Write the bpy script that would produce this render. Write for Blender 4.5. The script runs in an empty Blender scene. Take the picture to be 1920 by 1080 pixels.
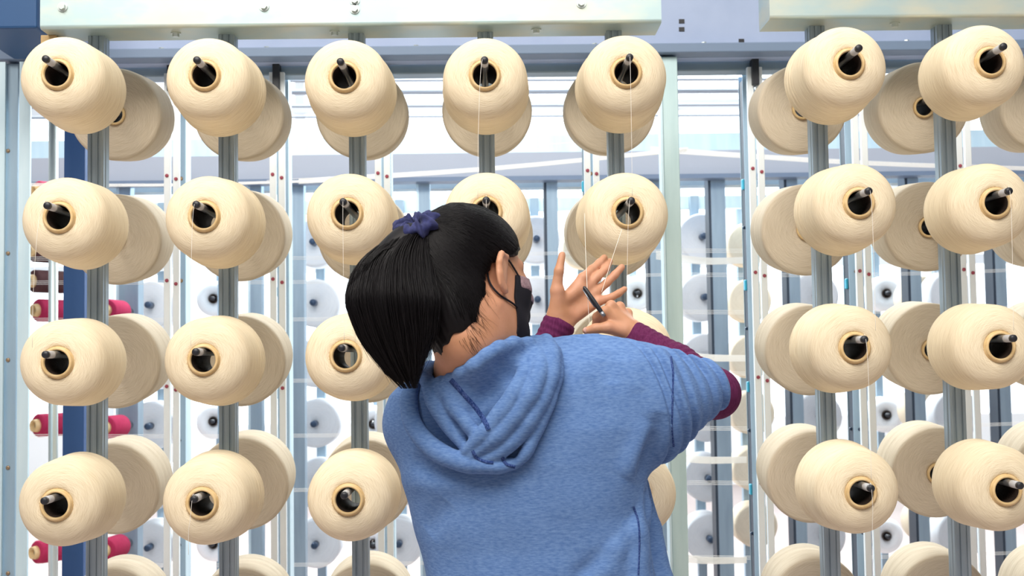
import bpy, bmesh, math, random
import numpy as np
from mathutils import Vector, Matrix
random.seed(7)
rng = np.random.default_rng(7)
SC = bpy.context.scene
COL = SC.collection

# ------------------------------------------------------------------ camera
F = 2300.0                       # focal length in pixels of the 1920x1080 frame
TH, RO, YAW = 0.0567, 0.0150, 0.0180
CAM = np.array([0.0, 0.0, 1.37])
fw = np.array([math.sin(YAW)*math.cos(TH), math.cos(YAW)*math.cos(TH), math.sin(TH)])
r0 = np.array([math.cos(YAW), -math.sin(YAW), 0.0]); u0 = np.cross(r0, fw)
CR = math.cos(RO)*r0 - math.sin(RO)*u0
CU = math.sin(RO)*r0 + math.cos(RO)*u0
cd = bpy.data.cameras.new('camera'); cam = bpy.data.objects.new('camera', cd); COL.objects.link(cam)
cd.sensor_width = 36.0; cd.lens = 36.0*F/1920.0; cd.clip_start = 0.05; cd.clip_end = 200
M = Matrix(((CR[0], CU[0], -fw[0], CAM[0]), (CR[1], CU[1], -fw[1], CAM[1]), (CR[2], CU[2], -fw[2], CAM[2]), (0, 0, 0, 1)))
cam.matrix_world = M
cd.dof.use_dof = True; cd.dof.focus_distance = 2.40; cd.dof.aperture_fstop = 8.0
SC.camera = cam

def ray(px, py):
    return fw + CR*((px-960.0)/F) + CU*((540.0-py)/F)
def W(px, py, Y):
    d = ray(px, py)
    return CAM + d*(Y/d[1])

# ------------------------------------------------------------------ world and light
w = bpy.data.worlds.new('world'); SC.world = w; w.use_nodes = True
bg = w.node_tree.nodes['Background']; bg.inputs['Color'].default_value = (0.86, 0.94, 1.0, 1); bg.inputs['Strength'].default_value = 2.8
def area(name, loc, target, sx, sy, power, col):
    l = bpy.data.lights.new(name, 'AREA'); l.shape = 'RECTANGLE'; l.size = sx; l.size_y = sy; l.energy = power; l.color = col
    o = bpy.data.objects.new(name, l); COL.objects.link(o); o.location = loc
    o.rotation_euler = (Vector(target)-Vector(loc)).to_track_quat('-Z', 'Y').to_euler(); return o
area('key_light_front', (-0.8, -0.3, 4.7), (0.0, 2.8, 1.3), 4.0, 1.6, 305, (1.0, 0.95, 0.88))  # added key lamp, out of view, lights the cone fronts from above
area('rim_light_rear', (0.3, 7.4, 4.6), (0.0, 3.1, 1.2), 9.0, 1.6, 1050, (0.88, 0.96, 1.0))  # unseen area lamp added to whiten the rims of the rear cones
area('fill_light_far', (0.0, 9.0, 5.2), (0.0, 8.6, 0.0), 10.0, 2.5, 700, (0.90, 0.97, 1.0))  # extra lamp out of view, put in to brighten the far background
SC.view_settings.view_transform = 'Standard'; SC.view_settings.look = 'None'
SC.view_settings.exposure = 0.0; SC.view_settings.gamma = 1.0; SC.view_settings.use_curve_mapping = False

# ------------------------------------------------------------------ materials
def mat(name, col, rough=0.5, metal=0.0, noise=None, bump=None, spec=0.5, sheen=0.0, sss=0.0):
    """noise=(scale3, colour2, lo, hi); bump=(scale3, strength, distance)"""
    m = bpy.data.materials.new(name); m.use_nodes = True; nt = m.node_tree; p = nt.nodes['Principled BSDF']
    p.inputs['Base Color'].default_value = (*col, 1); p.inputs['Roughness'].default_value = rough
    p.inputs['Metallic'].default_value = metal; p.inputs['Specular IOR Level'].default_value = spec
    if sheen: p.inputs['Sheen Weight'].default_value = sheen; p.inputs['Sheen Roughness'].default_value = 0.6
    if sss:
        p.inputs['Subsurface Weight'].default_value = sss; p.inputs['Subsurface Radius'].default_value = (0.008, 0.003, 0.0015)
    def tex(sc, detail=4):
        tc = nt.nodes.new('ShaderNodeTexCoord'); mp = nt.nodes.new('ShaderNodeMapping'); n = nt.nodes.new('ShaderNodeTexNoise')
        mp.inputs['Scale'].default_value = sc; n.inputs['Scale'].default_value = 1.0; n.inputs['Detail'].default_value = detail
        nt.links.new(tc.outputs['Object'], mp.inputs['Vector']); nt.links.new(mp.outputs[0], n.inputs['Vector']); return n
    if noise:
        n = tex(noise[0]); r = nt.nodes.new('ShaderNodeValToRGB')
        r.color_ramp.elements[0].position = noise[2]; r.color_ramp.elements[1].position = noise[3]
        r.color_ramp.elements[0].color = (*col, 1); r.color_ramp.elements[1].color = (*noise[1], 1)
        nt.links.new(n.outputs['Fac'], r.inputs['Fac']); nt.links.new(r.outputs['Color'], p.inputs['Base Color'])
    if bump:
        n = tex(bump[0], 3); b = nt.nodes.new('ShaderNodeBump'); b.inputs['Strength'].default_value = bump[1]; b.inputs['Distance'].default_value = bump[2]
        nt.links.new(n.outputs['Fac'], b.inputs['Height']); nt.links.new(b.outputs[0], p.inputs['Normal'])
    return m

def yarn_mat(name, c1, c2, var=0.12):
    """wound yarn: fine lines run round the axis (local Y), colour varies a little from cone to cone"""
    m = bpy.data.materials.new(name); m.use_nodes = True; nt = m.node_tree; L = nt.links.new; p = nt.nodes['Principled BSDF']
    p.inputs['Roughness'].default_value = 0.9; p.inputs['Specular IOR Level'].default_value = 0.15
    tc = nt.nodes.new('ShaderNodeTexCoord'); s = nt.nodes.new('ShaderNodeSeparateXYZ'); L(tc.outputs['Object'], s.inputs[0])
    def mth(op, a, b=None):
        n = nt.nodes.new('ShaderNodeMath'); n.operation = op
        for i, v in enumerate((a, b)):
            if v is None: continue
            if isinstance(v, (int, float)): n.inputs[i].default_value = v
            else: L(v, n.inputs[i])
        return n.outputs[0]
    r = mth('SQRT', mth('ADD', mth('MULTIPLY', s.outputs[0], s.outputs[0]), mth('MULTIPLY', s.outputs[2], s.outputs[2])))
    a = mth('ARCTAN2', s.outputs[0], s.outputs[2])
    def lines(ka, sgn, seed):
        t = mth('ADD', mth('MULTIPLY', mth('ADD', r, s.outputs[1]), 620.0), mth('MULTIPLY', a, sgn))
        c = nt.nodes.new('ShaderNodeCombineXYZ'); L(mth('MULTIPLY', a, ka), c.inputs[0]); L(t, c.inputs[1]); c.inputs[2].default_value = seed
        n = nt.nodes.new('ShaderNodeTexNoise'); n.inputs['Scale'].default_value = 1.0; n.inputs['Detail'].default_value = 2.0; L(c.outputs[0], n.inputs['Vector']); return n.outputs['Fac']
    l1, l2 = lines(1.3, 9.0, 1.0), lines(1.7, -11.0, 5.0)
    ln = mth('MULTIPLY', mth('ADD', l1, l2), 0.5)
    oi = nt.nodes.new('ShaderNodeObjectInfo')
    rp = nt.nodes.new('ShaderNodeValToRGB'); rp.color_ramp.elements[0].position = 0.34; rp.color_ramp.elements[1].position = 0.58
    rp.color_ramp.elements[0].color = (*c2, 1); rp.color_ramp.elements[1].color = (*c1, 1); L(ln, rp.inputs['Fac'])
    hv = nt.nodes.new('ShaderNodeHueSaturation'); L(rp.outputs['Color'], hv.inputs['Color'])
    L(mth('ADD', mth('MULTIPLY', oi.outputs['Random'], var), 1.0-var*0.6), hv.inputs['Value']); L(hv.outputs[0], p.inputs['Base Color'])
    b = nt.nodes.new('ShaderNodeBump'); b.inputs['Strength'].default_value = 0.5; b.inputs['Distance'].default_value = 0.002
    L(ln, b.inputs['Height']); L(b.outputs[0], p.inputs['Normal'])
    return m

MT = {}
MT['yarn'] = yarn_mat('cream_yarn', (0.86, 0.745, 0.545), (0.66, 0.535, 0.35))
MT['yarn_rear'] = yarn_mat('shaded_cream_yarn', (0.63, 0.54, 0.415), (0.50, 0.415, 0.30))  # same cream yarn, darkened because the rear cones sit in shade
MT['yarn_white'] = yarn_mat('white_yarn', (0.80, 0.82, 0.84), (0.70, 0.72, 0.75), 0.06)
MT['yarn_tan'] = yarn_mat('tan_yarn', (0.74, 0.64, 0.50), (0.62, 0.52, 0.38))
MT['yarn_pink'] = yarn_mat('pink_yarn', (0.46, 0.035, 0.10), (0.34, 0.022, 0.065))
MT['yarn_brown'] = yarn_mat('brown_yarn', (0.10, 0.05, 0.05), (0.07, 0.03, 0.03))
MT['tube'] = mat('cone_paper', (0.66, 0.45, 0.20), 0.55, noise=((60, 60, 60), (0.74, 0.54, 0.28), 0.35, 0.65))
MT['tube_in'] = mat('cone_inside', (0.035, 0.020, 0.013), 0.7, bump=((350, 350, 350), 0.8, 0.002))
MT['thread'] = mat('thread_white', (0.90, 0.86, 0.78), 0.9)
MT['galv'] = mat('galvanised_sheet', (0.44, 0.57, 0.58), 0.42, 0.5, noise=((6, 6, 14), (0.60, 0.62, 0.52), 0.42, 0.66), bump=((14, 14, 14), 0.12, 0.002))
MT['steel'] = mat('galvanised_post', (0.27, 0.335, 0.39), 0.45, 0.6, noise=((90, 90, 3), (0.38, 0.45, 0.50), 0.35, 0.65), bump=((220, 220, 5), 0.12, 0.0008))
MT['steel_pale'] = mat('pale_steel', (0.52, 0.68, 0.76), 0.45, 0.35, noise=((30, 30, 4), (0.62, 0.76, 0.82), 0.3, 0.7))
MT['steel_blue'] = mat('blue_grey_steel', (0.25, 0.34, 0.42), 0.5, 0.35, noise=((30, 30, 4), (0.32, 0.42, 0.50), 0.3, 0.7))
MT['steel_green'] = mat('green_grey_steel', (0.42, 0.56, 0.58), 0.5, 0.35, noise=((25, 25, 4), (0.52, 0.66, 0.67), 0.3, 0.7))
MT['white_strip'] = mat('white_strip', (0.74, 0.78, 0.80), 0.5)
MT['lavender'] = mat('painted_channel', (0.29, 0.36, 0.52), 0.5, noise=((8, 8, 8), (0.34, 0.41, 0.57), 0.3, 0.7))
MT['far_panel'] = mat('pale_grey_panel', (0.42, 0.46, 0.53), 0.5)
MT['dark_lip'] = mat('channel_lip', (0.15, 0.21, 0.31), 0.5)
MT['grey_under'] = mat('grey_channel', (0.17, 0.23, 0.28), 0.45, 0.3, noise=((5, 9, 9), (0.24, 0.31, 0.36), 0.35, 0.7))
MT['sensor_shade'] = mat('dark_sensor_shade', (0.020, 0.036, 0.060), 0.5)  # dark tone that carries shade, also for the sensor strips
MT['navy'] = mat('navy_paint', (0.018, 0.065, 0.19), 0.55)
MT['blue_paint'] = mat('blue_paint', (0.012, 0.065, 0.18), 0.55)
MT['black'] = mat('black_plastic', (0.012, 0.013, 0.018), 0.45)
MT['spindle'] = mat('spindle_steel', (0.30, 0.32, 0.35), 0.35, 0.8)
MT['bolt'] = mat('bolt_zinc', (0.62, 0.68, 0.66), 0.35, 0.7)
MT['brass'] = mat('brass_screw', (0.30, 0.20, 0.12), 0.4, 0.6)
MT['red'] = mat('red_eyelet', (0.32, 0.05, 0.08), 0.5)
MT['cyan'] = mat('cyan_plastic', (0.05, 0.42, 0.60), 0.35)
MT['bolt_blue'] = mat('blue_bolt', (0.025, 0.055, 0.11), 0.4)
MT['wood'] = mat('wood_block', (0.50, 0.34, 0.16), 0.7)
MT['floor'] = mat('pink_concrete', (0.36, 0.29, 0.27), 0.55, noise=((1.2, 1.2, 1), (0.42, 0.34, 0.32), 0.3, 0.7))
MT['wall'] = mat('white_wall', (0.86, 0.88, 0.90), 0.8)
MT['wall_grey'] = mat('grey_wall', (0.24, 0.24, 0.24), 0.8)
MT['frame_white'] = mat('window_frame_paint', (0.70, 0.75, 0.80), 0.5)
MT['pipe'] = mat('grey_pipe', (0.30, 0.34, 0.40), 0.4, 0.3)
# person
MT['skin'] = mat('skin', (0.49, 0.235, 0.125), 0.55, noise=((22, 22, 22), (0.58, 0.285, 0.175), 0.35, 0.7), bump=((260, 260, 260), 0.15, 0.001), sss=0.12)
MT['nail'] = mat('nail', (0.72, 0.42, 0.34), 0.35)
MT['hair'] = mat('black_hair', (0.0045, 0.0036, 0.0045), 0.46, spec=0.18)
MT['navy_velvet'] = mat('navy_velvet', (0.010, 0.014, 0.075), 0.8, noise=((160, 160, 160), (0.018, 0.024, 0.12), 0.4, 0.65), sheen=0.05)
MT['hoodie'] = mat('blue_sweatshirt', (0.078, 0.155, 0.355), 0.95, noise=((110, 110, 420), (0.150, 0.255, 0.475), 0.30, 0.74), bump=((420, 420, 420), 0.35, 0.001), spec=0.08, sheen=0.03)
MT['seam'] = mat('navy_seam', (0.020, 0.045, 0.16), 0.9, noise=((420, 420, 420), (0.07, 0.11, 0.28), 0.45, 0.6), spec=0.1)
MT['maroon'] = mat('maroon_knit', (0.085, 0.012, 0.052), 0.9, noise=((300, 300, 60), (0.12, 0.020, 0.075), 0.35, 0.65), spec=0.15)
MT['mask'] = mat('black_mask_cloth', (0.012, 0.011, 0.016), 0.85, spec=0.2)
MT['mask_lining'] = mat('mask_lining', (0.20, 0.12, 0.14), 0.9, noise=((300, 300, 300), (0.30, 0.20, 0.22), 0.4, 0.6))
MT['denim'] = mat('dark_trousers', (0.03, 0.035, 0.05), 0.9)
MT['shoe'] = mat('shoe', (0.05, 0.05, 0.055), 0.6)

# ------------------------------------------------------------------ helpers
def link(name, me, m=None, parent=None, smooth=False):
    o = bpy.data.objects.new(name, me); COL.objects.link(o)
    if m is not None:
        for k in (m if isinstance(m, (list, tuple)) else [m]): me.materials.append(k)
    if smooth: me.polygons.foreach_set('use_smooth', [True]*len(me.polygons))
    if parent is not None: o.parent = parent
    return o
def tag(o, label=None, cat=None, group=None, kind=None):
    if label: o['label'] = label
    if cat: o['category'] = cat
    if group: o['group'] = group
    if kind: o['kind'] = kind
    return o
def empty(name, loc, label, cat, group=None):
    o = bpy.data.objects.new(name, None); COL.objects.link(o); o.location = loc; o.empty_display_size = 0.05
    return tag(o, label, cat, group)
def box_me(name, x0, x1, y0, y1, z0, z1, bev=0.0, seg=2):
    bm = bmesh.new(); bmesh.ops.create_cube(bm, size=1.0)
    for v in bm.verts:
        v.co = Vector(((x0+x1)/2+v.co.x*(x1-x0), (y0+y1)/2+v.co.y*(y1-y0), (z0+z1)/2+v.co.z*(z1-z0)))
    if bev: bmesh.ops.bevel(bm, geom=list(bm.edges), offset=bev, segments=seg, affect='EDGES', profile=0.5)
    me = bpy.data.meshes.new(name); bm.to_mesh(me); bm.free(); return me
def box(name, x0, x1, y0, y1, z0, z1, m, parent=None, bev=0.0, seg=2):
    """box in the parent's frame (parents stand unrotated)"""
    return link(name, box_me(name, x0, x1, y0, y1, z0, z1, bev, seg), m, parent)
def extrude_me(name, poly, z0, z1):
    n = len(poly); v = [(x, y, z0) for x, y in poly]+[(x, y, z1) for x, y in poly]
    f = [[i, (i+1) % n, n+(i+1) % n, n+i] for i in range(n)]+[list(range(n))[::-1], list(range(n, 2*n))]
    me = bpy.data.meshes.new(name); me.from_pydata(v, [], f); me.update(); return me
def lathe_me(name, prof, seg=64, mats=None):
    """profile of (radius, y[, material]) turned round local Y; r=0 closes"""
    v = []; f = []; mi = []; rings = []
    for q in prof:
        if q[0] < 1e-6: rings.append([len(v)]); v.append((0, q[1], 0))
        else:
            rings.append(list(range(len(v), len(v)+seg)))
            v += [(q[0]*math.cos(2*math.pi*i/seg), q[1], q[0]*math.sin(2*math.pi*i/seg)) for i in range(seg)]
    for k in range(len(prof)-1):
        a, b = rings[k], rings[k+1]; mm = prof[k+1][2] if len(prof[k+1]) > 2 else 0
        for i in range(seg):
            j = (i+1) % seg
            if len(a) == 1 and len(b) == 1: continue
            if len(a) == 1: f.append([a[0], b[i], b[j]])
            elif len(b) == 1: f.append([a[i], b[0], a[j]])
            else: f.append([a[i], b[i], b[j], a[j]])
            mi.append(mm)
    me = bpy.data.meshes.new(name); me.from_pydata(v, [], f); me.update()
    me.polygons.foreach_set('material_index', mi); me.polygons.foreach_set('use_smooth', [True]*len(f)); return me
def tube_data(pts, rad, seg=6, V=None, Fc=None):
    """tapered tube along points (numpy), appended to V, Fc"""
    pts = np.asarray(pts, float); n = len(pts); rad = np.broadcast_to(rad, (n,))
    V = [] if V is None else V; Fc = [] if Fc is None else Fc; b = len(V)
    t = np.gradient(pts, axis=0); t /= np.linalg.norm(t, axis=1)[:, None]+1e-12
    up = np.array([0, 0, 1.0]) if abs(t[0][2]) < 0.9 else np.array([1.0, 0, 0])
    u = np.cross(t[0], up); u /= np.linalg.norm(u)
    for i in range(n):
        u = u-t[i]*np.dot(u, t[i]); u /= np.linalg.norm(u)+1e-12; k = np.cross(t[i], u)
        for j in range(seg):
            a = 2*math.pi*j/seg; V.append(tuple(pts[i]+rad[i]*(u*math.cos(a)+k*math.sin(a))))
    for i in range(n-1):
        for j in range(seg):
            j2 = (j+1) % seg; Fc.append([b+i*seg+j, b+i*seg+j2, b+(i+1)*seg+j2, b+(i+1)*seg+j])
    Fc.append([b+j for j in range(seg)][::-1]); Fc.append([b+(n-1)*seg+j for j in range(seg)])
    return V, Fc
def tube(name, pts, rad, m, parent=None, seg=8):
    V, Fc = tube_data(pts, rad, seg); me = bpy.data.meshes.new(name); me.from_pydata(V, [], Fc); me.update()
    return link(name, me, m, parent, True)
def spline(P, n):
    """Catmull-Rom through the rows of P"""
    P = np.asarray(P, float); Q = np.vstack([2*P[0]-P[1], P, 2*P[-1]-P[-2]]); out = []; m = len(P)-1
    for s in np.linspace(0, m-1e-6, n):
        i = int(s); t = s-i; a, b, c, d = Q[i], Q[i+1], Q[i+2], Q[i+3]
        out.append(0.5*((2*b)+(c-a)*t+(2*a-5*b+4*c-d)*t*t+(3*b-a-3*c+d)*t**3))
    return np.array(out)

# ------------------------------------------------------------------ the hall
o = box('floor', -9, 9, -4, 14, -0.1, 0.0, MT['floor']); tag(o, kind='structure')
YW = 13.0
for nm, a in (('wall_left', (-9.2, -9, -4, 13)), ('wall_right', (9, 9.2, -4, 13)), ('wall_front', (-9, 9, -4.2, -4))):
    o = box(nm, *a, 0.0, 6.0, MT['wall_grey']); tag(o, kind='structure')
o = box('ceiling', -9, 9, -4, 14, 6.0, 6.1, MT['wall']); tag(o, kind='structure')
o = box('wall_back', -9, 9, YW, YW+0.2, 0.0, 0.7, MT['wall']); tag(o, kind='structure')
glass = bpy.data.materials.new('window_glass'); glass.use_nodes = True; gn = glass.node_tree; gn.nodes.remove(gn.nodes['Principled BSDF'])
g1, g2, g3 = gn.nodes.new('ShaderNodeBsdfTransparent'), gn.nodes.new('ShaderNodeBsdfGlossy'), gn.nodes.new('ShaderNodeMixShader'); g2.inputs['Roughness'].default_value = 0.03; g3.inputs[0].default_value = 0.06
gn.links.new(g1.outputs[0], g3.inputs[1]); gn.links.new(g2.outputs[0], g3.inputs[2]); gn.links.new(g3.outputs[0], gn.nodes['Material Output'].inputs[0])
win = bpy.data.objects.new('window_1', None); COL.objects.link(win); win.location = (0, YW, 0.7); tag(win, 'tall hall window with white mullions', kind='structure')
for i in range(9):
    x = -8+2*i
    box('mullion', x-0.05, x+0.05, -0.04, 0.06, 0.0, 5.3, MT['frame_white'], win)
    if i < 8:
        for a, b in ((0.0, 1.6), (1.7, 3.3), (3.4, 5.3)): box('pane', x+0.05, x+1.95, 0.0, 0.012, a, b, glass, win)
for z in (1.65, 3.35, 5.3): box('transom', -8.5, 8.5, -0.05, 0.05, z-0.05, z+0.05, MT['frame_white'], win)

# ------------------------------------------------------------------ yarn cones
D1 = 2.60                      # plane of the cones' front lips
X0, DX, X5 = -0.9154, 0.3042, 0.7834
Z0, DZ = 1.37+0.6147, 0.3035
COLX = [X0+DX*i for i in range(5)]+[X5+DX*i for i in range(4)]
LIP = {0: [(105, 138), (382, 140), (645, 143), (909, 140), (1175, 135), (1595, 118), (1860, 115)],
       1: [(108, 407), (381, 405), (650, 400), (912, 397), (1178, 398), (1613, 380), (1870, 380)],
       2: [(105, 680), (380, 675), (647, 668), None, None, (1605, 652), (1878, 650)],
       3: [(103, 948), (377, 945), (652, 938), None, None, (1617, 925), (1890, 920)]}
TUBE_IN, TUBE_OUT = 0.0265, 0.0345
def cone_profile(variant):
    r1, r2, L = 0.0925, 0.0985, 0.19
    if variant == 2: r1, r2 = 0.0905, 0.1000
    p = [(0.030, 0.190), (0.0335, 0.012), (0.0365, 0.0085), (0.044, 0.0085), (0.055, 0.0105), (0.067, 0.0150), (0.077, 0.0215), (0.0850, 0.0305), (0.0900, 0.041), (0.0920, 0.050), (r1, 0.060)]
    n = 26
    for k in range(1, n+1):
        t = k/n; y = 0.060+t*(0.172-0.060); r = r1+(r2-r1)*t**0.8
        if variant == 1 and t > 0.45: r += 0.0012*math.sin((t-0.45)*34)
        if variant == 2 and t > 0.55: r += 0.0018*math.sin((t-0.55)*44)
        p.append((r, y))
    p += [(r2-0.0015, 0.179), (r2-0.006, 0.186), (r2-0.016, 0.190), (0.030, 0.190)]
    return p
def rear_profile(variant):
    # the base of the cone faces the post: y = 0 at the base, growing away from the viewer
    r = 0.1135-0.002*variant
    p = [(0.024, 0.170), (0.024, 0.0035), (0.030, 0.002), (0.060, 0.0), (r-0.010, 0.0), (r-0.004, 0.0015), (r-0.001, 0.006)]
    for k in range(1, 15):
        t = k/14; p.append((r-0.004*t**1.6+0.0008*math.sin(t*26)*(t > 0.3), 0.006+0.135*t))
    p += [(r-0.008, 0.150), (r-0.018, 0.160), (r-0.034, 0.167), (r-0.060, 0.170), (0.024, 0.170)]
    return p
YARN = [lathe_me('yarn', cone_profile(v), 72) for v in range(3)]
for me in YARN: me.materials.append(MT['yarn'])
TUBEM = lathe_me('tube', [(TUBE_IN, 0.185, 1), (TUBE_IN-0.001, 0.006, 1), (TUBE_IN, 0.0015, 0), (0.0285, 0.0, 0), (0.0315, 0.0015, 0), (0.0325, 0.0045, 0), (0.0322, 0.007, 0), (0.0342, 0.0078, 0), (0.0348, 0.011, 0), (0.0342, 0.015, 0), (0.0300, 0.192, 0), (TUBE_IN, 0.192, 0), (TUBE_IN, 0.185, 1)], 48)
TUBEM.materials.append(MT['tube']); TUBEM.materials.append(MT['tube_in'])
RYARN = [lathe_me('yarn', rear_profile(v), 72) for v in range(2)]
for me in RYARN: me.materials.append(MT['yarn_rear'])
RTUBE = lathe_me('tube', [(0.0215, 0.175, 1), (0.0205, 0.004, 1), (0.0205, -0.004, 0), (0.0225, -0.006, 0), (0.0255, -0.005, 0), (0.0262, 0.0, 0), (0.0240, 0.010, 0), (0.0235, 0.175, 0), (0.0215, 0.175, 1)], 40)
RTUBE.materials.append(MT['tube']); RTUBE.materials.append(MT['tube_in'])
ROWN = ['top', 'second', 'third', 'fourth', 'fifth']
COLN = ['first post from the navy column', 'second post from the navy column', 'third post from the navy column', 'fourth post from the navy column', 'fifth post from the navy column',
        'first post beyond the gap', 'second post beyond the gap', 'third post beyond the gap']
def cone_label(kind, r, c):
    return f'{kind}, {ROWN[r]} row, {COLN[c]}'
THREADS = {(0, 3): -0.012, (0, 4): 0.0, (1, 0): -0.02, (1, 1): -0.008, (1, 2): 0.0, (1, 3): 0.0, (1, 4): -0.01, (1, 5): 0.004, (1, 6): 0.0, (2, 5): 0.004, (3, 1): -0.008, (3, 5): 0.0}
lip_pos = {}
for r in range(4):
    for c in range(8):
        m = LIP[r][c] if c < 7 else None
        if m: p = W(m[0], m[1], D1)
        else: p = np.array([COLX[c], D1, Z0-DZ*r+(0.004 if c > 4 else 0)])
        lip_pos[r, c] = p
for r in range(4):
    for c in range(8):
        p = lip_pos[r, c]
        e = empty('yarn_cone', tuple(p), cone_label('cream yarn cone on a front spindle', r, c), 'yarn cone', 'cream yarn cones on the front spindles')
        # lines round the cone differ from cone to cone
        e.rotation_mode = 'YXZ'; e.rotation_euler = Vector((random.uniform(-0.012, 0.012), random.uniform(0, 6.28), random.uniform(-0.012, 0.012)))
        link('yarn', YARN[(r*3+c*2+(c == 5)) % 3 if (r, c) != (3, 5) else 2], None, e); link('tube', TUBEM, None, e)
        if (r, c) in THREADS:
            dx = THREADS[r, c]; tip = np.array([p[0]+dx*0.3, p[1]-0.062, p[2]+0.0165+0.008]); ln = 0.30 if r < 3 else 0.12
            pts = spline([tip+[0, 0.02, -0.004], tip, tip+[dx*0.5, -0.006, -0.05], tip+[dx, -0.002, -ln*0.6], tip+[dx*1.2, 0.004, -ln]], 22)
            t = tube('loose_thread', pts, 0.0004, MT['thread'], None, 5)
            t.parent = e; t.matrix_parent_inverse = (Matrix.Translation(p) @ Matrix.Rotation(e.rotation_euler.z, 4, 'Z') @ Matrix.Rotation(e.rotation_euler.x, 4, 'X') @ Matrix.Rotation(e.rotation_euler.y, 4, 'Y')).inverted()
YR = D1+0.402
for r in range(5):
    for c in range(8):
        p = np.array([COLX[c]+random.uniform(-0.004, 0.004), YR, Z0-DZ*r+random.uniform(-0.004, 0.004)-0.006])
        e = empty('yarn_cone', tuple(p), cone_label('cream yarn cone on a rear spindle', r, c), 'yarn cone', 'cream yarn cones on the rear spindles')
        e.rotation_mode = 'YXZ'; e.rotation_euler = (0.115+random.uniform(-0.012, 0.012), random.uniform(0, 6.28), random.uniform(-0.015, 0.015))   # rear spindles rise away from the post
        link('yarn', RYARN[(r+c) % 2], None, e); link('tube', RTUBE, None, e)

# ------------------------------------------------------------------ the front racks: beam, posts, spindles
PF = D1+0.252                   # front of the posts
hw, dp = 0.0185, 0.045
post_poly = [(-hw, 0.003), (-hw+0.003, 0), (-0.010, 0), (-0.009, 0.0025), (-0.0065, 0.0025), (-0.0055, 0), (0.0055, 0), (0.0065, 0.0025), (0.009, 0.0025), (0.010, 0),
             (hw-0.003, 0), (hw, 0.003), (hw, 0.014), (hw-0.002, 0.016), (hw-0.002, 0.020), (hw, 0.022), (hw, dp), (-hw, dp), (-hw, 0.022), (-hw+0.002, 0.020), (-hw+0.002, 0.016), (-hw, 0.014)]
post_poly = post_poly[::-1]
ZB = 2.138                      # underside of the front beams
POSTM = extrude_me('post', post_poly, 0.0, ZB+0.10); POSTM.materials.append(MT['steel'])
spl = PF-(D1-0.062)
SPIN = lathe_me('spindle', [(0.0, -0.317, 1), (0.0062, -0.317, 1), (0.0078, -0.3145, 1), (0.0078, -0.307, 1), (0.0070, -0.3065, 2), (0.0080, -0.305, 2), (0.0080, -0.276, 2), (0.0078, -0.275, 0), (0.0078, 0.004, 0), (0.0, 0.004, 0)], 20)
MT['tape'] = mat('grey_tape', (0.46, 0.46, 0.47), 0.5)
for k in ('spindle', 'black', 'tape'): SPIN.materials.append(MT[k])
RSPIN = lathe_me('spindle', [(0.0, 0.0, 0), (0.0078, 0.0, 0), (0.0078, 0.29, 0), (0.0, 0.29, 1)], 16)
for k in ('spindle', 'black'): RSPIN.materials.append(MT[k])
def hexbolt_me():
    bm = bmesh.new(); bmesh.ops.create_cone(bm, cap_ends=True, segments=20, radius1=0.0115, radius2=0.0115, depth=0.003)
    g = bmesh.ops.create_cone(bm, cap_ends=True, segments=6, radius1=0.0082, radius2=0.0078, depth=0.007); bmesh.ops.translate(bm, verts=g['verts'], vec=(0, 0, 0.005))
    me = bpy.data.meshes.new('bolt'); bm.to_mesh(me); bm.free(); me.materials.append(MT['bolt']); return me
BOLT = hexbolt_me()
def beam(frame, x0, x1, zdrop, bolts, low):
    """folded sheet beam: rounded front edge, hollow from below"""
    y0, y1, zb, zt = PF-0.062, PF+0.050, ZB+zdrop, ZB+zdrop+0.16
    R = 0.008; prof = [(y0, zt)]
    for k in range(6):
        a = math.pi/2*k/5; prof.append((y0+R-R*math.cos(a), zb+R-R*math.sin(a)))
    prof += [(y1, zb), (y1, zt)]
    n = len(prof); v = [(x, y, z) for x in (x0, x1) for y, z in prof]
    f = [[i, i+1, n+i+1, n+i] for i in range(n-1)]+[[n-1, 0, n, 2*n-1], list(range(n))[::-1], list(range(n, 2*n))]
    me = bpy.data.meshes.new('top_beam'); me.from_pydata(v, [], f); me.update(); b = link('top_beam', me, MT['galv'], frame)
    for x, z in bolts:
        t = link('bolt', BOLT, None, b); t.location = (x, y0-0.001, z); t.rotation_euler = (math.pi/2, random.random(), 0)
    for x in low:
        t = link('bolt', BOLT, None, b); t.location = (x, (y0+y1)/2-0.01, zb-0.001); t.rotation_euler = (math.pi, 0, random.random())
    return b
def rack(label, cols, x0, x1, zdrop, bolts, low):
    fr = empty('creel_rack', (0, 0, 0), label, 'yarn rack', 'front yarn racks')
    beam(fr, x0, x1, zdrop, bolts, low)
    for c in cols:
        po = link('post', POSTM, None, fr); po.location = (COLX[c], PF, 0)
        for r in range(5):
            if r < 4 and c < 8:
                p = lip_pos[r, c]; s = link('spindle', SPIN, None, po); s.location = (p[0]-COLX[c], 0, p[2]+0.0168)
            s = link('spindle', RSPIN, None, po); s.location = (0, dp-0.004, Z0-DZ*r-0.006+0.0118-0.0115); s.rotation_euler = (0.115, 0, 0)
    return fr
yb = PF-0.063
def bx(px, py): p = W(px, py, yb); return (p[0], p[2])
L0, L1 = W(75, 40, PF-0.062)[0], W(1240, 20, PF-0.062)[0]
LR = rack('long grey steel yarn rack with galvanised top beam behind the woman', range(5), L0, L1, 0.0, [bx(117, 13), bx(495, 12), bx(665, 17), bx(665, 1), bx(1090, 6)], [W(x, 50, PF)[0] for x in (333, 629, 1005)])
rack('grey steel yarn rack with galvanised beam beyond the gap', range(5, 8), W(1443, 20, PF-0.062)[0], 1.75, 0.006, [], [W(x, 30, PF)[0] for x in (1673,)])

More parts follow.
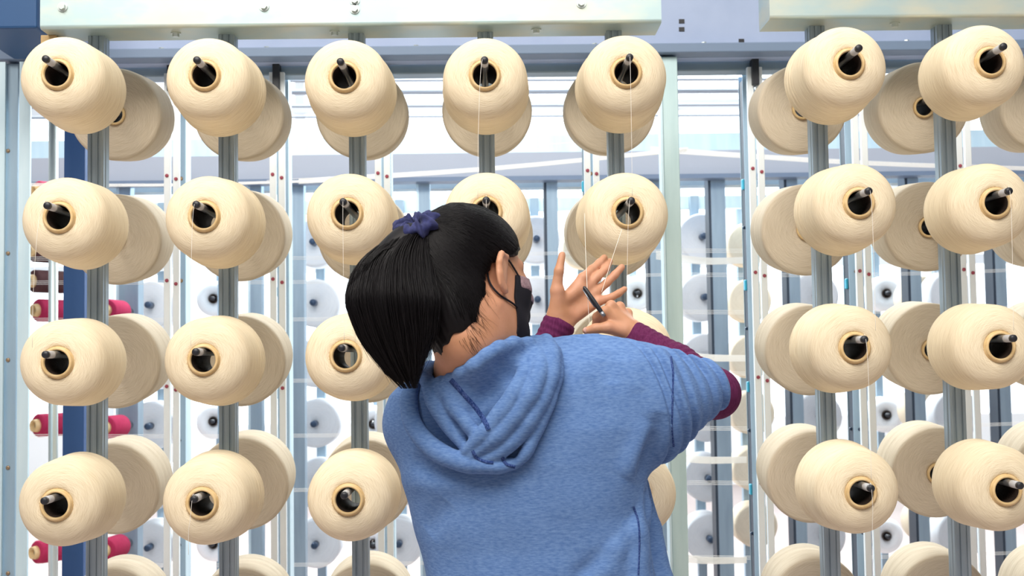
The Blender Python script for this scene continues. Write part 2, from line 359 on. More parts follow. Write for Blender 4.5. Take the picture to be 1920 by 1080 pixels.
# ------------------------------------------------------------------ thread guide frame behind the racks
YG = 3.50
gf = empty('guide_frame', (0, YG, 0), 'tall blue grey thread guide frame standing behind the yarn racks', 'frame')
zl = W(700, 105, YG-0.06)[2]; zl2 = W(700, 87, YG-0.06)[2]
hb = box('header_channel', -2.6, 2.6, 0.0, 0.05, zl, zl+0.42, MT['lavender'], gf)
lp = box('header_lip', -2.6, 2.6, -0.065, 0.0, zl, zl2, MT['dark_lip'], gf, 0.003)
zu = W(700, 146, YG+0.10)[2]
box('lower_channel', -2.6, 2.6, 0.055, 0.12, zu, zl+0.01, MT['grey_under'], gf, 0.004)
for px, py in ((450, 67), (836, 62), (1278, 40), (1278, 55), (1724, 45), (1160, 82), (1390, 77)):
    p = W(px, py, YG); box('slot', p[0]-0.008, p[0]+0.008, -0.002, 0.004, p[2]-0.006, p[2]+0.006, MT['black'], hb)
for px in (115, 303, 500, 780, 1115, 1320, 1700):
    p = W(px, 86, YG-0.03); s = link('bolt', BOLT, None, lp); s.location = (p[0], -0.03, zl2+0.001)
YS, YC = 0.0, 0.13               # strips in front, channels behind (relative to YG)
CLIP = box_me('clip', -0.005, 0.005, -0.009, 0.009, -0.016, 0.016, 0.003, 2); CLIP.materials.append(MT['cyan'])
EYE = lathe_me('eyelet', [(0.0, -0.004), (0.003, -0.005), (0.005, -0.003), (0.0054, 0.0), (0.0, 0.0)], 12); EYE.materials.append(MT['red'])
SCREW = lathe_me('screw', [(0.0, -0.003), (0.002, -0.0035), (0.0055, -0.0025), (0.006, 0.0), (0.0, 0.0)], 12); SCREW.materials.append(MT['brass'])
BB = lathe_me('bolt', [(0.0, -0.006), (0.004, -0.006), (0.005, 0.0), (0.0, 0.0)], 8); BB.materials.append(MT['bolt_blue'])
ch_poly = [(-0.017, 0), (0.017, 0), (0.017, 0.060), (-0.017, 0.060), (-0.017, 0.056), (0.013, 0.056), (0.013, 0.004), (-0.017, 0.004)]
CHAN = extrude_me('channel', ch_poly, 0.0, zu+0.01); CHAN.materials.append(MT['steel_blue'])
STRIP = box_me('guide_strip', -0.009, 0.009, -0.004, 0.012, 0.0, zl-0.02, 0.001, 1); STRIP.materials.append(MT['white_strip'])
GX = list(COLX)+[COLX[8]+DX if len(COLX) > 8 else COLX[-1]+DX]
for gi, x in enumerate(COLX):
    ch = link('channel', CHAN, None, gf); ch.location = (x, YC, 0)
    box('shade_sensor_strip', -0.015, 0.008, 0.008, 0.052, 0.05, zu-0.01, MT['sensor_shade'], ch)  # dark strip put in for the channel's shaded inside, doubling as its sensors
    box('edge_flange', 0.017, 0.0185, 0.0, 0.060, 0.0, zu, MT['steel_pale'], ch)
    for dx in (-0.013, 0.013):
        s = link('guide_strip', STRIP, None, gf); s.location = (x+dx, 0.04, 0)
        for r in range(5):
            e = link('eyelet', EYE, None, s); e.location = (0, -0.004, Z0-DZ*r-0.075-(dx > 0)*0.01)
    for r in range(5):
        s = link('clip', CLIP, None, ch); s.location = (-0.0165, 0.028, Z0-DZ*r-0.105)
        s = link('bolt', BB, None, ch); s.location = (-0.0155, 0.03, Z0-DZ*r-0.235); s.rotation_euler = (0, 0, -math.pi/2)
        s = link('bolt', BB, None, ch); s.location = (0, 0, Z0-DZ*r-0.235)
        s = link('screw', SCREW, None, ch); s.location = (0.004, 0, Z0-DZ*r-0.07)
for c in range(8):
    box('hook', COLX[c]-0.010, COLX[c]+0.010, 0.02, 0.06, zu-0.05, zu+0.03, MT['black'], gf, 0.002)
# broad end posts of the guide frame
def leg(px0, px1, pxe, Y, m, mside):
    a, b = W(px0, 600, Y)[0], W(px1, 600, Y)[0]; c = W(pxe, 600, Y+0.05)[0]
    l = box('leg', a, b, Y-YG, Y-YG+0.07, 0.0, zu+0.02, m, gf, 0.002)
    return l
lg = leg(7, 31, 52, 3.46, MT['steel_blue'], MT['steel_pale'])
box('side_plate', W(33, 600, 3.44)[0], W(54, 600, 3.44)[0], -0.06, -0.05, 0.0, zu+0.02, MT['steel_pale'], gf)
box('side_plate', W(-14, 600, 3.44)[0], W(6, 600, 3.44)[0], -0.06, -0.05, 0.0, zu+0.02, MT['steel_pale'], gf)
for py in (90, 283, 475, 675, 877, 1075):
    p = W(15, py, 3.46); s = link('screw', SCREW, None, lg); s.location = (p[0], 3.46-YG, p[2])
lg = leg(1251, 1281, 1240, 3.46, MT['steel_green'], MT['steel_pale'])
box('side_plate', W(1247, 600, 3.455)[0], W(1251, 600, 3.455)[0], -0.045, 0.01, 0.0, zu+0.02, MT['steel_pale'], gf)

# navy column, pipe, cabinet top at the rack's end
a, b = W(118, 600, 3.75)[0], W(158, 600, 3.75)[0]
o = box('steel_column', a, b, 3.75, 3.80, 0.0, 2.62, MT['navy'], None, 0.003); tag(o, 'tall navy painted steel column beside the first rack post', 'column')
a, b = W(161, 600, 3.82)[0], W(176, 600, 3.82)[0]
o = box('steel_upright', a, b, 3.82, 3.86, 0.0, 2.10, MT['steel_pale'], None, 0.003); tag(o, 'slim pale blue upright standing directly behind the navy column', 'post')
o = tube('steel_pipe', [W(100, 1500, 3.62)*[1, 1, 0], np.array([W(100, 200, 3.62)[0], 3.62, 2.16])], 0.0135, MT['bolt'], None, 16)
tag(o, 'round grey steel pipe between the navy column and the broad end post', 'pipe')
a, b = W(-60, 20, 3.10)[0], W(74, 20, 3.10)[0]; z0 = W(30, 57, 3.10)[2]
o = box('blue_housing', a, b, 3.08, 3.40, z0, z0+0.30, MT['blue_paint'], None, 0.006); tag(o, 'deep blue painted machine housing at the end of the top beam', 'housing')
p = W(79, 52, PF); q = W(108, 85, PF)
box('spacer_block', p[0], q[0], PF-0.01, PF+0.045, ZB-0.045, ZB, MT['wood'], LR, 0.002)['label'] = 'light wooden spacer block'

# ------------------------------------------------------------------ far rack
YF = 6.15
ff = empty('far_rack', (0, YF, 0), 'distant blue grey yarn rack with long header beams', 'yarn rack')
def fbeam(name, y, pya, pyb, m, dy=0.08):
    return box(name, -4.2, 4.2, y-YF, y-YF+dy, W(960, pyb, y)[2], W(960, pya, y)[2], m, ff)
fbeam('header_panel', 5.70, 286, 330, MT['far_panel'], 0.03)
fbeam('header_lip', 5.66, 330, 338, MT['dark_lip'], 0.10)
fbeam('top_rail', 6.30, 254, 286, MT['steel_pale'], 0.06)
fbeam('lower_beam', 6.00, 338, 352, MT['grey_under'], 0.10)
fbeam('lower_rail', 6.40, 372, 395, MT['steel_pale'], 0.06)
zt5 = W(960, 338, 5.75)[2]
for px in (233, 480, 560, 798, 1039, 1232, 1352, 1492, 1612, 1720, 1880):
    x = W(px, 600, 5.75)[0]; wd = 0.026 if px != 1352 else 0.034
    s = box('upright', x-wd, x+wd, -0.40, -0.33, 0.0, zt5, MT['steel_blue'], ff)
    box('edge_flange', x-wd-0.012, x-wd, -0.40, -0.30, 0.0, zt5, MT['sensor_shade'] if px > 920 else MT['steel_pale'], s)  # right-hand flanges take the dark tone of their shaded side
def far_prof(R, L):
    return [(0.0, -0.004, 1), (0.013, -0.004, 1), (0.013, 0.002, 1), (0.016, 0.0, 0), (R-0.014, 0.0, 0), (R-0.006, 0.003, 0), (R, 0.012, 0), (R, L-0.03, 0), (R-0.02, L-0.006, 0), (R-0.05, L, 0), (0.0, L, 0)]
FARW = lathe_me('far_bobbin', far_prof(0.121, 0.19), 40); FARW.materials.append(MT['yarn_white']); FARW.materials.append(MT['bolt_blue'])
FART = lathe_me('far_bobbin', far_prof(0.117, 0.19), 40); FART.materials.append(MT['yarn_tan']); FART.materials.append(MT['black'])
FPIN = lathe_me('spindle', [(0.0, -0.07), (0.014, -0.07), (0.017, -0.06), (0.017, 0.0), (0.0, 0.0)], 14); FPIN.materials.append(MT['bolt_blue'])
FPR = 113.0
rows_y = [455-113, 455, 568, 681, 794, 907, 1020]
fcols = [(283, 'w'), (590, 'w'), (745, 'w'), (1008, 'w'), (1320, 'w'), (1530, 'w'), (1790, 'w'), (400, 't'), (660, 't'), (1098, 't'), (1408, 't'), (1735, 't'), (1625, 't')]
ORD = ['first', 'second', 'third', 'fourth', 'fifth', 'sixth', 'seventh']
RW = ['', 'top', 'second', 'third', 'fourth', 'fifth', 'sixth']; cnt = {'w': -1, 't': -1}
for px, k in fcols:
    if px not in (400, 660, 1625): cnt[k] += 1
    Y = YF if k == 'w' else YF+0.42
    x = W(px, 600, Y)[0]
    s = box('post', x-0.022, x+0.022, Y-YF+0.20, Y-YF+0.25, 0.0, 2.2, MT['steel_blue'], ff)
    for r in range(1, 7):
        if px in (400, 660, 1625): continue
        z = W(px, rows_y[r]-(px-590)*0.0145, YF)[2]
        if k == 'w':
            o = empty('yarn_bobbin', (x, Y, z), f'distant white bobbin, {RW[r]} row, {ORD[cnt[k]]} white column counted from the spool rack', 'bobbin', 'white bobbins on the far rack')
            link('yarn', FARW, None, o); link('spindle_tip', FPIN, None, o)
        else:
            o = link('yarn_bobbin', FART, None); o.location = (x, Y, z)
            tag(o, f'distant tan bobbin, {RW[r]} row, {ORD[cnt[k]]} tan column counted from the spool rack', 'bobbin', 'tan bobbins on the far rack')
# small part-used bobbins with brown cores, on a rack further back
SMW = lathe_me('yarn', [(0.028, 0.15), (0.028, 0.0), (0.075, -0.004), (0.098, 0.004), (0.104, 0.02), (0.104, 0.12), (0.09, 0.15), (0.028, 0.15)], 36); SMW.materials.append(MT['yarn_white'])
SMC = lathe_me('tube', [(0.022, 0.15), (0.022, -0.01), (0.028, -0.01), (0.029, 0.15), (0.022, 0.15)], 24); SMC.materials.append(MT['tube_in'])
SMP = lathe_me('spindle_tip', [(0.0, -0.05), (0.013, -0.05), (0.013, 0.12), (0.0, 0.12)], 12); SMP.materials.append(MT['black'])
for pi, (px, pys) in enumerate(((400, (335, 560, 790, 1020)), (700, (795, 1020)), (1195, (330, 550)), (1662, (330, 550, 778, 1005)))):
    x = W(px, 600, 7.2)[0]
    box('post', x-0.02, x+0.02, 7.36-YF, 7.42-YF, 0, 2.3, MT['steel_blue'], ff)
    for qi, py in enumerate(pys):
        p = W(px, py, 7.2); o = empty('yarn_bobbin', tuple(p), f'small distant brown-cored bobbin, {ORD[qi]} down, {ORD[pi]} such post from the spool rack', 'bobbin', 'small bobbins behind the far rack')
        link('yarn', SMW, None, o); link('tube', SMC, None, o); link('spindle_tip', SMP, None, o)

# pipes and rails hanging before the window
for i, (py, Y, rd) in enumerate(((161, 9.0, 0.012), (183, 8.6, 0.020), (208, 9.5, 0.012), (228, 9.5, 0.010))):
    z = W(960, py, Y)[2]; o = tube('overhead_pipe', [(-6, Y, z+0.09), (6, Y, z-0.0)], rd, MT['pipe'], None, 10)
    tag(o, ['thin grey overhead rail, uppermost of the four pipes', 'thick dark overhead pipe before the hall window', 'thin grey overhead rail below the thick dark pipe', 'lowest and thinnest grey overhead rail'][i], 'pipe', 'overhead pipes')

# pink and brown spools at the end of the hall
PSP = lathe_me('yarn', [(0.020, 0.0), (0.042, 0.0), (0.046, 0.006), (0.046, 0.13), (0.036, 0.15), (0.020, 0.15)], 28); PSP.materials.append(MT['yarn_pink'])
BSP = lathe_me('yarn', [(0.020, 0.0), (0.042, 0.0), (0.046, 0.006), (0.046, 0.13), (0.036, 0.15), (0.020, 0.15)], 28); BSP.materials.append(MT['yarn_brown'])
PCO = lathe_me('core', [(0.0, 0.02, 1), (0.017, 0.02, 1), (0.019, -0.02, 0), (0.024, -0.02, 0), (0.027, 0.0, 0), (0.020, 0.01, 0)], 20); PCO.materials.append(MT['tube']); PCO.materials.append(MT['black'])
xo, xi = W(70, 600, 4.95)[0]+0.16, W(198, 600, 4.95)[0]+0.045
sr = empty('spool_rack', (xo, 5.18, 0), 'grey steel spool rack with pegs carrying pink spools', 'spool rack')
UPR = [box('upright', x-xo-0.028, x-xo+0.028, -0.03, 0.05, 0.0, 2.0, MT['steel_blue'], sr) for x in (xo, xi)]
PEGN = ['first', 'second', 'third', 'fourth', 'fifth', 'sixth', 'seventh']
for ui, lst in enumerate((((70, 360, 'p'), (62, 470, 'b'), (62, 527, 'b'), (70, 582, 'p'), (60, 690, 'b'), (70, 798, 'p'), (68, 1036, 'p')), ((198, 582, 'p'), (197, 802, 'p'), (196, 1032, 'p')))):
    for n, (px, py, k) in enumerate(lst):
        p = W(px, py, 4.95); a = math.radians((-38, -10)[ui])
        o = empty('yarn_spool', tuple(p), ('bright pink' if k == 'p' else 'dark brown')+' yarn spool, '+PEGN[n]+' peg down, '+('behind the broad end post' if ui == 0 else 'behind the first rack post'), 'spool', 'pink spools on the spool rack' if k == 'p' else 'brown spools on the spool rack')
        o.rotation_euler = (0, 0, a); link('yarn', PSP if k == 'p' else BSP, None, o); link('core', PCO, None, o)
        d = np.array([-math.sin(a), math.cos(a), 0]); base = np.array([xo, 5.18, 0])
        tube('peg', [p+d*0.0-base, p+d*0.25-base], 0.019, MT['spindle'], UPR[ui], 10)

# sheets of thread running from the guide frame (uncountable)
def threads(name, label, sets, rad):
    V, Fc = [], []
    for a, b, n, sp in sets:
        a, b = np.array(a), np.array(b)
        for i in range(n):
            t = (i/(max(n-1, 1))-0.5)*sp; mid = (a+b)/2+[0, 0, t*0.8-0.012]
            tube_data(spline([a+[0, 0, t], mid, b+[0, 0, t*0.7]], 9), rad, 4, V, Fc)
    me = bpy.data.meshes.new(name); me.from_pydata(V, [], Fc); me.update(); o = link(name, me, MT['thread']); tag(o, label, 'threads', kind='stuff'); return o
S1 = []
for py in (470, 515, 585, 700, 803, 905, 1045):
    S1.append((W(-60, py+15, 4.6), W(1250, py, 4.6), 3, 0.013))
    S1.append((W(1250, py, 4.6), W(2000, py-12, 4.6), 3, 0.013))
threads('warp_threads', 'taut white threads running level between the racks and the far rack', S1, 0.0007)
S2 = [(W(-60, 345, 4.9), W(640, 338, 4.9), 5, 0.012), (W(560, 340, 4.9), W(1290, 280, 4.6), 9, 0.020), (W(1220, 280, 4.6), W(1990, 318, 4.6), 9, 0.020),
      (W(500, 315, 4.9), W(1190, 275, 4.8), 2, 0.10), (W(1230, 478, 4.4), W(1400, 488, 4.4), 12, 0.03), (W(1230, 655, 4.4), W(1400, 672, 4.4), 12, 0.03), (W(1230, 850, 4.4), W(1400, 862, 4.4), 12, 0.03), (W(1230, 1038, 4.4), W(1400, 1050, 4.4), 12, 0.03)]
threads('gathered_threads', 'white threads gathered into flat ribbons crossing behind the guide frame', S2, 0.0009)

# ------------------------------------------------------------------ signed distance modelling for the woman
def cap(a, b, ra, rb):
    a, b = np.asarray(a, float), np.asarray(b, float); d = b-a; L2 = d@d+1e-12
    def f(p):
        q = p-a; t = np.clip(q@d/L2, 0, 1); return np.linalg.norm(q-t[:, None]*d, axis=1)-(ra+(rb-ra)*t)
    return f
def ell(c, r, R=None):
    c = np.asarray(c, float); r = np.asarray(r, float)
    def f(p):
        q = p-c
        if R is not None: q = q@R          # columns of R are the local axes
        k0 = np.linalg.norm(q/r, axis=1); k1 = np.linalg.norm(q/(r*r), axis=1)+1e-9
        return k0*(k0-1.0)/k1
    return f
def smin(a, b, k):
    h = np.clip(0.5+0.5*(b-a)/k, 0, 1); return b+(a-b)*h-k*h*(1-h)
class Field:
    def __init__(s, prims=(), post=None): s.p = list(prims); s.post = post
    def add(s, f, k=0.01): s.p.append((f, k)); return s
    def chain(s, P, R, k=0.01):
        for i in range(len(P)-1): s.add(cap(P[i], P[i+1], R[i], R[i+1]), k)
        return s
    def ev(s, p, idx=None):
        d = None
        for i in (range(len(s.p)) if idx is None else idx):
            f, k = s.p[i]; e = f(p); d = e if d is None else smin(d, e, k)
        return s.post(p, d) if s.post else d
    def mesh(s, name, lo, hi, h, m, parent, relax=2, B=16):
        lo = np.array(lo, float); n = np.ceil((np.array(hi)-lo)/(h*B)).astype(int)
        V = np.full(n*B, 1.0, np.float32); g = np.arange(B)*h
        loc = np.stack(np.meshgrid(g, g, g, indexing='ij'), -1).reshape(-1, 3)
        cen = np.stack(np.meshgrid(*[lo[a]+(np.arange(n[a])+0.5)*B*h for a in range(3)], indexing='ij'), -1).reshape(-1, 3)
        D = np.stack([f(cen) for f, k in s.p], 1); mn = D.min(1); half = B*h*0.9+0.025
        for b in range(len(cen)):
            i, j, k = np.unravel_index(b, n); sl = (slice(i*B, i*B+B), slice(j*B, j*B+B), slice(k*B, k*B+B))
            if abs(mn[b]) > half+0.02: V[sl] = -1.0 if mn[b] < 0 else 1.0; continue
            idx = np.nonzero(D[b] < mn[b]+2*half+0.03)[0]
            V[sl] = s.ev(loc+lo+np.array([i, j, k])*B*h, idx).reshape(B, B, B)
        # surface nets
        neg = V < 0; nx, ny, nz = V.shape
        c = np.zeros((nx-1, ny-1, nz-1), np.int8)
        for dx in (0, 1):
            for dy in (0, 1):
                for dz in (0, 1): c += neg[dx:nx-1+dx, dy:ny-1+dy, dz:nz-1+dz]
        act = (c > 0) & (c < 8); ids = np.full(act.shape, -1, np.int64); I = np.argwhere(act); ids[act] = np.arange(len(I))
        acc = np.zeros((len(I), 3)); cnt = np.zeros(len(I))
        cor = [np.array(q) for q in np.ndindex(2, 2, 2)]
        for a in cor:
            for ax in range(3):
                if a[ax]: continue
                b2 = a.copy(); b2[ax] = 1
                va = V[tuple((I+a).T)]; vb = V[tuple((I+b2).T)]; x = (va < 0) != (vb < 0)
                t = np.where(x, va/(va-vb+1e-20), 0); P = a+np.eye(3)[ax]*t[:, None]
                acc += np.where(x[:, None], P, 0); cnt += x
        pos = lo+(I+acc/np.maximum(cnt, 1)[:, None])*h
        quads = []
        for ax in range(3):
            o1, o2 = [(1, 2), (2, 0), (0, 1)][ax]
            s0 = [slice(1, -1)]*3; s0[ax] = slice(0, -1); s1 = list(s0); s1[ax] = slice(1, None)
            s0[o1] = s1[o1] = slice(1, -1); s0[o2] = s1[o2] = slice(1, -1)
            A, Bn = neg[tuple(s0)], neg[tuple(s1)]; E = np.argwhere(A != Bn); 
            if not len(E): continue
            fl = A[tuple(E.T)]; off = np.ones(3, int); off[ax] = 0; G = E+off
            e1 = np.eye(3, dtype=int)[o1]; e2 = np.eye(3, dtype=int)[o2]
            q = np.stack([ids[tuple((G-e1-e2).T)], ids[tuple((G-e2).T)], ids[tuple(G.T)], ids[tuple((G-e1).T)]], 1)
            q[~fl] = q[~fl][:, ::-1]; quads.append(q)
        Q = np.concatenate(quads); Q = Q[(Q >= 0).all(1)]
        for _ in range(relax):              # light relaxation
            sm = np.zeros_like(pos); dg = np.zeros(len(pos))
            for a in range(4):
                b2 = (a+1) % 4
                np.add.at(sm, Q[:, a], pos[Q[:, b2]]); np.add.at(dg, Q[:, a], 1); np.add.at(sm, Q[:, b2], pos[Q[:, a]]); np.add.at(dg, Q[:, b2], 1)
            pos = pos*0.5+0.5*sm/np.maximum(dg, 1)[:, None]
        me = bpy.data.meshes.new(name); me.vertices.add(len(pos)); me.vertices.foreach_set('co', pos.astype(np.float32).ravel())
        me.loops.add(Q.size); me.loops.foreach_set('vertex_index', Q.ravel().astype(np.int32))
        me.polygons.add(len(Q)); me.polygons.foreach_set('loop_start', np.arange(0, Q.size, 4, dtype=np.int32))
        me.update(calc_edges=True); me.validate()
        return link(name, me, m, parent, True)
def trace(field, px, py, fallback=2.1):
    d = ray(px, py); d = d/np.linalg.norm(d); t = 1.4
    for _ in range(60):
        e = field.ev((CAM+d*t)[None])[0]
        if e < 0.0008: return CAM+d*t
        t += e*0.7
        if t > 2.7: break
    return W(px, py, fallback)

woman = empty('person', (0.02, 2.14, 0.0), 'person in a blue hooded sweatshirt, black ponytail and mask, cutting a thread', 'person')
PINV = Matrix.Translation((0.02, 2.14, 0.0)).inverted()
class Holder: pass
def adopt(o, p=None):
    p = p or woman; o.parent = p
    if p is woman: o.matrix_parent_inverse = PINV
    else: o.matrix_parent_inverse = Matrix.Identity(4)
    return o

# --- head frame
yw, pt = math.radians(53), math.radians(-8)
hf = np.array([math.sin(yw)*math.cos(pt), math.cos(yw)*math.cos(pt), math.sin(pt)])
hr = np.array([math.cos(yw), -math.sin(yw), 0.0]); hu = np.cross(hr, hf)
tl = math.radians(15); hr, hu = math.cos(tl)*hr+math.sin(tl)*hu, math.cos(tl)*hu-math.sin(tl)*hr
HR = np.stack([hr, hf, hu], 1); HO = W(890, 541, 2.06)
def H(x, y, z): return HO+HR@np.array([x, y, z], float)
def rot(ax, a):
    c, s = math.cos(a), math.sin(a)
    return {'x': np.array([[1, 0, 0], [0, c, -s], [0, s, c]]), 'y': np.array([[c, 0, s], [0, 1, 0], [-s, 0, c]]), 'z': np.array([[c, -s, 0], [s, c, 0], [0, 0, 1]])}[ax]

body = Field()
body.add(ell(H(0, -0.012, 0.045), (0.073, 0.093, 0.081), HR))
body.add(ell(H(0, 0.030, -0.025), (0.060, 0.060, 0.082), HR), 0.03)
body.add(ell(H(0, 0.052, -0.078), (0.032, 0.030, 0.026), HR), 0.03)
for s in (-1, 1):
    body.add(cap(H(s*0.055, 0.0, -0.045), H(s*0.026, 0.06, -0.082), 0.014, 0.014), 0.025)
    body.add(ell(H(s*0.036, 0.062, -0.008), (0.018, 0.014, 0.018), HR), 0.025)
    body.add(cap(H(s*0.014, 0.082, 0.036), H(s*0.046, 0.064, 0.038), 0.006, 0.005), 0.016)
    ER = HR@rot('z', s*0.55)@rot('x', -0.15)
    body.add(ell(H(s*0.082, -0.006, 0.002), (0.0065, 0.0200, 0.034), ER), 0.006)
    # rim of the ear
    rim = [H(s*0.073, 0.010, 0.016), H(s*0.082, 0.006, 0.030), H(s*0.090, -0.010, 0.030), H(s*0.0935, -0.018, 0.014), H(s*0.090, -0.016, -0.006), H(s*0.081, -0.003, -0.027), H(s*0.074, 0.006, -0.028)]
    body.chain(rim, [0.004, 0.0042, 0.0046, 0.0046, 0.0046, 0.0055, 0.005], 0.004)
    body.add(ell(H(s*0.030, 0.075, 0.020), (0.013, 0.011, 0.010), HR), 0.008)
body.chain([H(0, 0.080, 0.030), H(0, 0.104, -0.004), H(0, 0.098, -0.014)], [0.006, 0.010, 0.010], 0.012)
body.add(cap(H(-0.016, 0.086, -0.044), H(0.016, 0.086, -0.044), 0.007, 0.007), 0.006)
NHEAD = len(body.p)
NB = W(880, 716, 2.12)
body.chain([H(0, -0.030, -0.030), H(0, -0.022, -0.090), NB, W(900, 800, 2.15)], [0.058, 0.053, 0.060, 0.085], 0.025)
body.add(cap(H(0.036, -0.040, -0.05), W(960, 668, 2.07), 0.022, 0.030), 0.03)
body.add(cap(W(800, 800, 2.17), W(1200, 775, 2.10), 0.055, 0.055), 0.05)
body.chain([W(960, 800, 2.14), W(990, 1000, 2.14), W(1010, 1250, 2.14)], [0.10, 0.10, 0.11], 0.06)
SHR, ELR, WRR = W(1215, 762, 2.12), W(1341, 738, 2.235), W(1184, 627, 2.372)
SHL, ELL, WRL = W(785, 800, 2.18), W(925, 850, 2.38), W(1046, 612, 2.405)
body.chain([SHR, ELR, WRR], [0.047, 0.036, 0.0255], 0.01)
body.chain([SHL, ELL, WRL], [0.045, 0.036, 0.0255], 0.01)
# --- left hand, palm towards the viewer
def P3(L): return [W(*q) for q in L]
for a, b, ra, rb in (((1041, 590, 2.405), (1093, 521, 2.415), 0.0125, 0.0105), ((1048, 594, 2.407), (1106, 533, 2.42), 0.0130, 0.0105),
                     ((1056, 599, 2.409), (1117, 548, 2.42), 0.0130, 0.0100), ((1064, 604, 2.409), (1122, 565, 2.415), 0.0125, 0.0095)):
    body.add(cap(W(*a), W(*b), ra, rb), 0.010)
body.add(cap(WRL, W(1052, 592, 2.405), 0.0255, 0.021), 0.015)
body.chain(P3([(1045, 586, 2.395), (1046, 546, 2.388)]), [0.0175, 0.0135], 0.012)
body.add(cap(W(1060, 560, 2.40), W(1088, 540, 2.41), 0.0105, 0.0095), 0.012)
body.chain(P3([(1043, 545, 2.388), (1048, 508, 2.385), (1054, 478, 2.395)]), [0.0120, 0.0088, 0.0072], 0.006)
body.chain(P3([(1093, 521, 2.415), (1110, 505, 2.44), (1123, 494, 2.455), (1133, 483, 2.465)]), [0.0098, 0.0086, 0.0080, 0.0070], 0.005)
body.chain(P3([(1106, 533, 2.42), (1120, 519, 2.425), (1136, 504, 2.45), (1143, 490, 2.475)]), [0.0100, 0.0090, 0.0078, 0.0070], 0.0035)
body.chain(P3([(1117, 548, 2.42), (1137, 531, 2.435), (1153, 515, 2.44), (1166, 501, 2.445)]), [0.0098, 0.0084, 0.0080, 0.0070], 0.0035)
body.chain(P3([(1122, 565, 2.415), (1145, 558, 2.42), (1160, 550, 2.425), (1171, 542, 2.43)]), [0.0095, 0.0078, 0.0072, 0.0062], 0.0035)
# --- right hand, a loose fist seen from its back
body.add(cap(WRR, W(1172, 616, 2.365), 0.0255, 0.022), 0.015)
KN = [(1134, 584, 2.352), (1146, 573, 2.366), (1162, 575, 2.384), (1177, 587, 2.398)]
for i, q in enumerate(KN): body.add(cap(W(1174-2*i+i*3, 618-i*2, 2.362+i*0.006), W(*q), 0.0135, 0.0105-0.0005*i), 0.010)
body.add(ell(W(1150, 603, 2.372), (0.026, 0.020, 0.018)), 0.012)
body.chain(P3([KN[0], (1119, 594, 2.372), (1118, 608, 2.382), (1130, 612, 2.375)]), [0.0105, 0.0086, 0.0080, 0.0070], 0.004)
body.chain(P3([KN[1], (1134, 584, 2.402), (1130, 604, 2.402), (1140, 612, 2.388)]), [0.0105, 0.0088, 0.0080, 0.0070], 0.004)
body.chain(P3([KN[2], (1152, 588, 2.416), (1148, 606, 2.412), (1154, 613, 2.395)]), [0.0100, 0.0084, 0.0078, 0.0070], 0.004)
body.chain(P3([KN[3], (1170, 598, 2.422), (1166, 611, 2.414), (1168, 616, 2.400)]), [0.0092, 0.0076, 0.0070, 0.0064], 0.004)
body.chain(P3([(1168, 621, 2.352), (1140, 614, 2.342), (1117, 616, 2.345), (1099, 620, 2.350)]), [0.0150, 0.0112, 0.0090, 0.0074], 0.006)
bo = adopt(body.mesh('body', (-0.16, 1.92, 1.02), (0.46, 2.52, 1.70), 0.0024, MT['skin'], None))
nl = adopt(link('thumb_nail', lathe_me('thumb_nail', [(0.0, -0.0012), (0.004, -0.001), (0.0055, 0.0), (0.0, 0.0)], 14), MT['nail']))
nl.location = Vector(W(1098, 619, 2.3432)); nl.rotation_euler = (0, 0, 0.5)

# --- sweatshirt: torso sections from the waist to the shoulders
YT = 2.14
sec = [(628, 1075, 1120, .030), (638, 1010, 1180, .046), (648, 960, 1215, .060), (660, 890, 1243, .080), (680, 800, 1254, .098), (700, 774, 1256, .108), (720, 750, 1256, .115), (740, 737, 1254, .120), (800, 741, 1240, .128),
       (860, 748, 1218, .130), (900, 752, 1208, .128), (960, 768, 1206, .124), (1020, 786, 1212, .122), (1080, 800, 1226, .124), (1160, 806, 1246, .130), (1300, 800, 1260, .135)]
sz = np.array([W(960, q[0], YT)[2] for q in sec]); sl_ = np.array([W(q[1], q[0], YT)[0] for q in sec]); sr_ = np.array([W(q[2], q[0], YT)[0] for q in sec]); sb = np.array([q[3] for q in sec])
od = np.argsort(sz); sz, sl_, sr_, sb = sz[od], sl_[od], sr_[od], sb[od]
def torso(p):
    z = p[:, 2]; l = np.interp(z, sz, sl_); r = np.interp(z, sz, sr_); b = np.interp(z, sz, sb); cx, a = (l+r)/2, (r-l)/2
    x = (p[:, 0]-cx)/a; y = (p[:, 1]-(YT-0.10*(p[:, 0]-cx)))/b
    k = (np.abs(x)**2.6+np.abs(y)**2.6)**(1/2.6)
    d = (k-1)*np.minimum(a, b)
    return np.maximum(d*0.85, z-sz[-1])
hood_base = Field()
hood_base.add(torso); hood_base.add(cap(W(1222, 765, 2.12), W(1310, 729, 2.165), 0.088, 0.055), 0.04)
def ridge(p, A, B, amp, wid):
    """raised fold along the segment A-B, fading at both ends"""
    d = B-A; q = p-A; t = q@d/(d@d); tc = np.clip(t, 0, 1); r = np.linalg.norm(q-tc[:, None]*d, axis=1)
    return amp*np.exp(-(r/wid)**2)*np.sin(np.pi*np.clip(tc, 0.02, 0.98))**0.6
def T(px, py): return trace(hood_base, px, py)
FOLDS = []
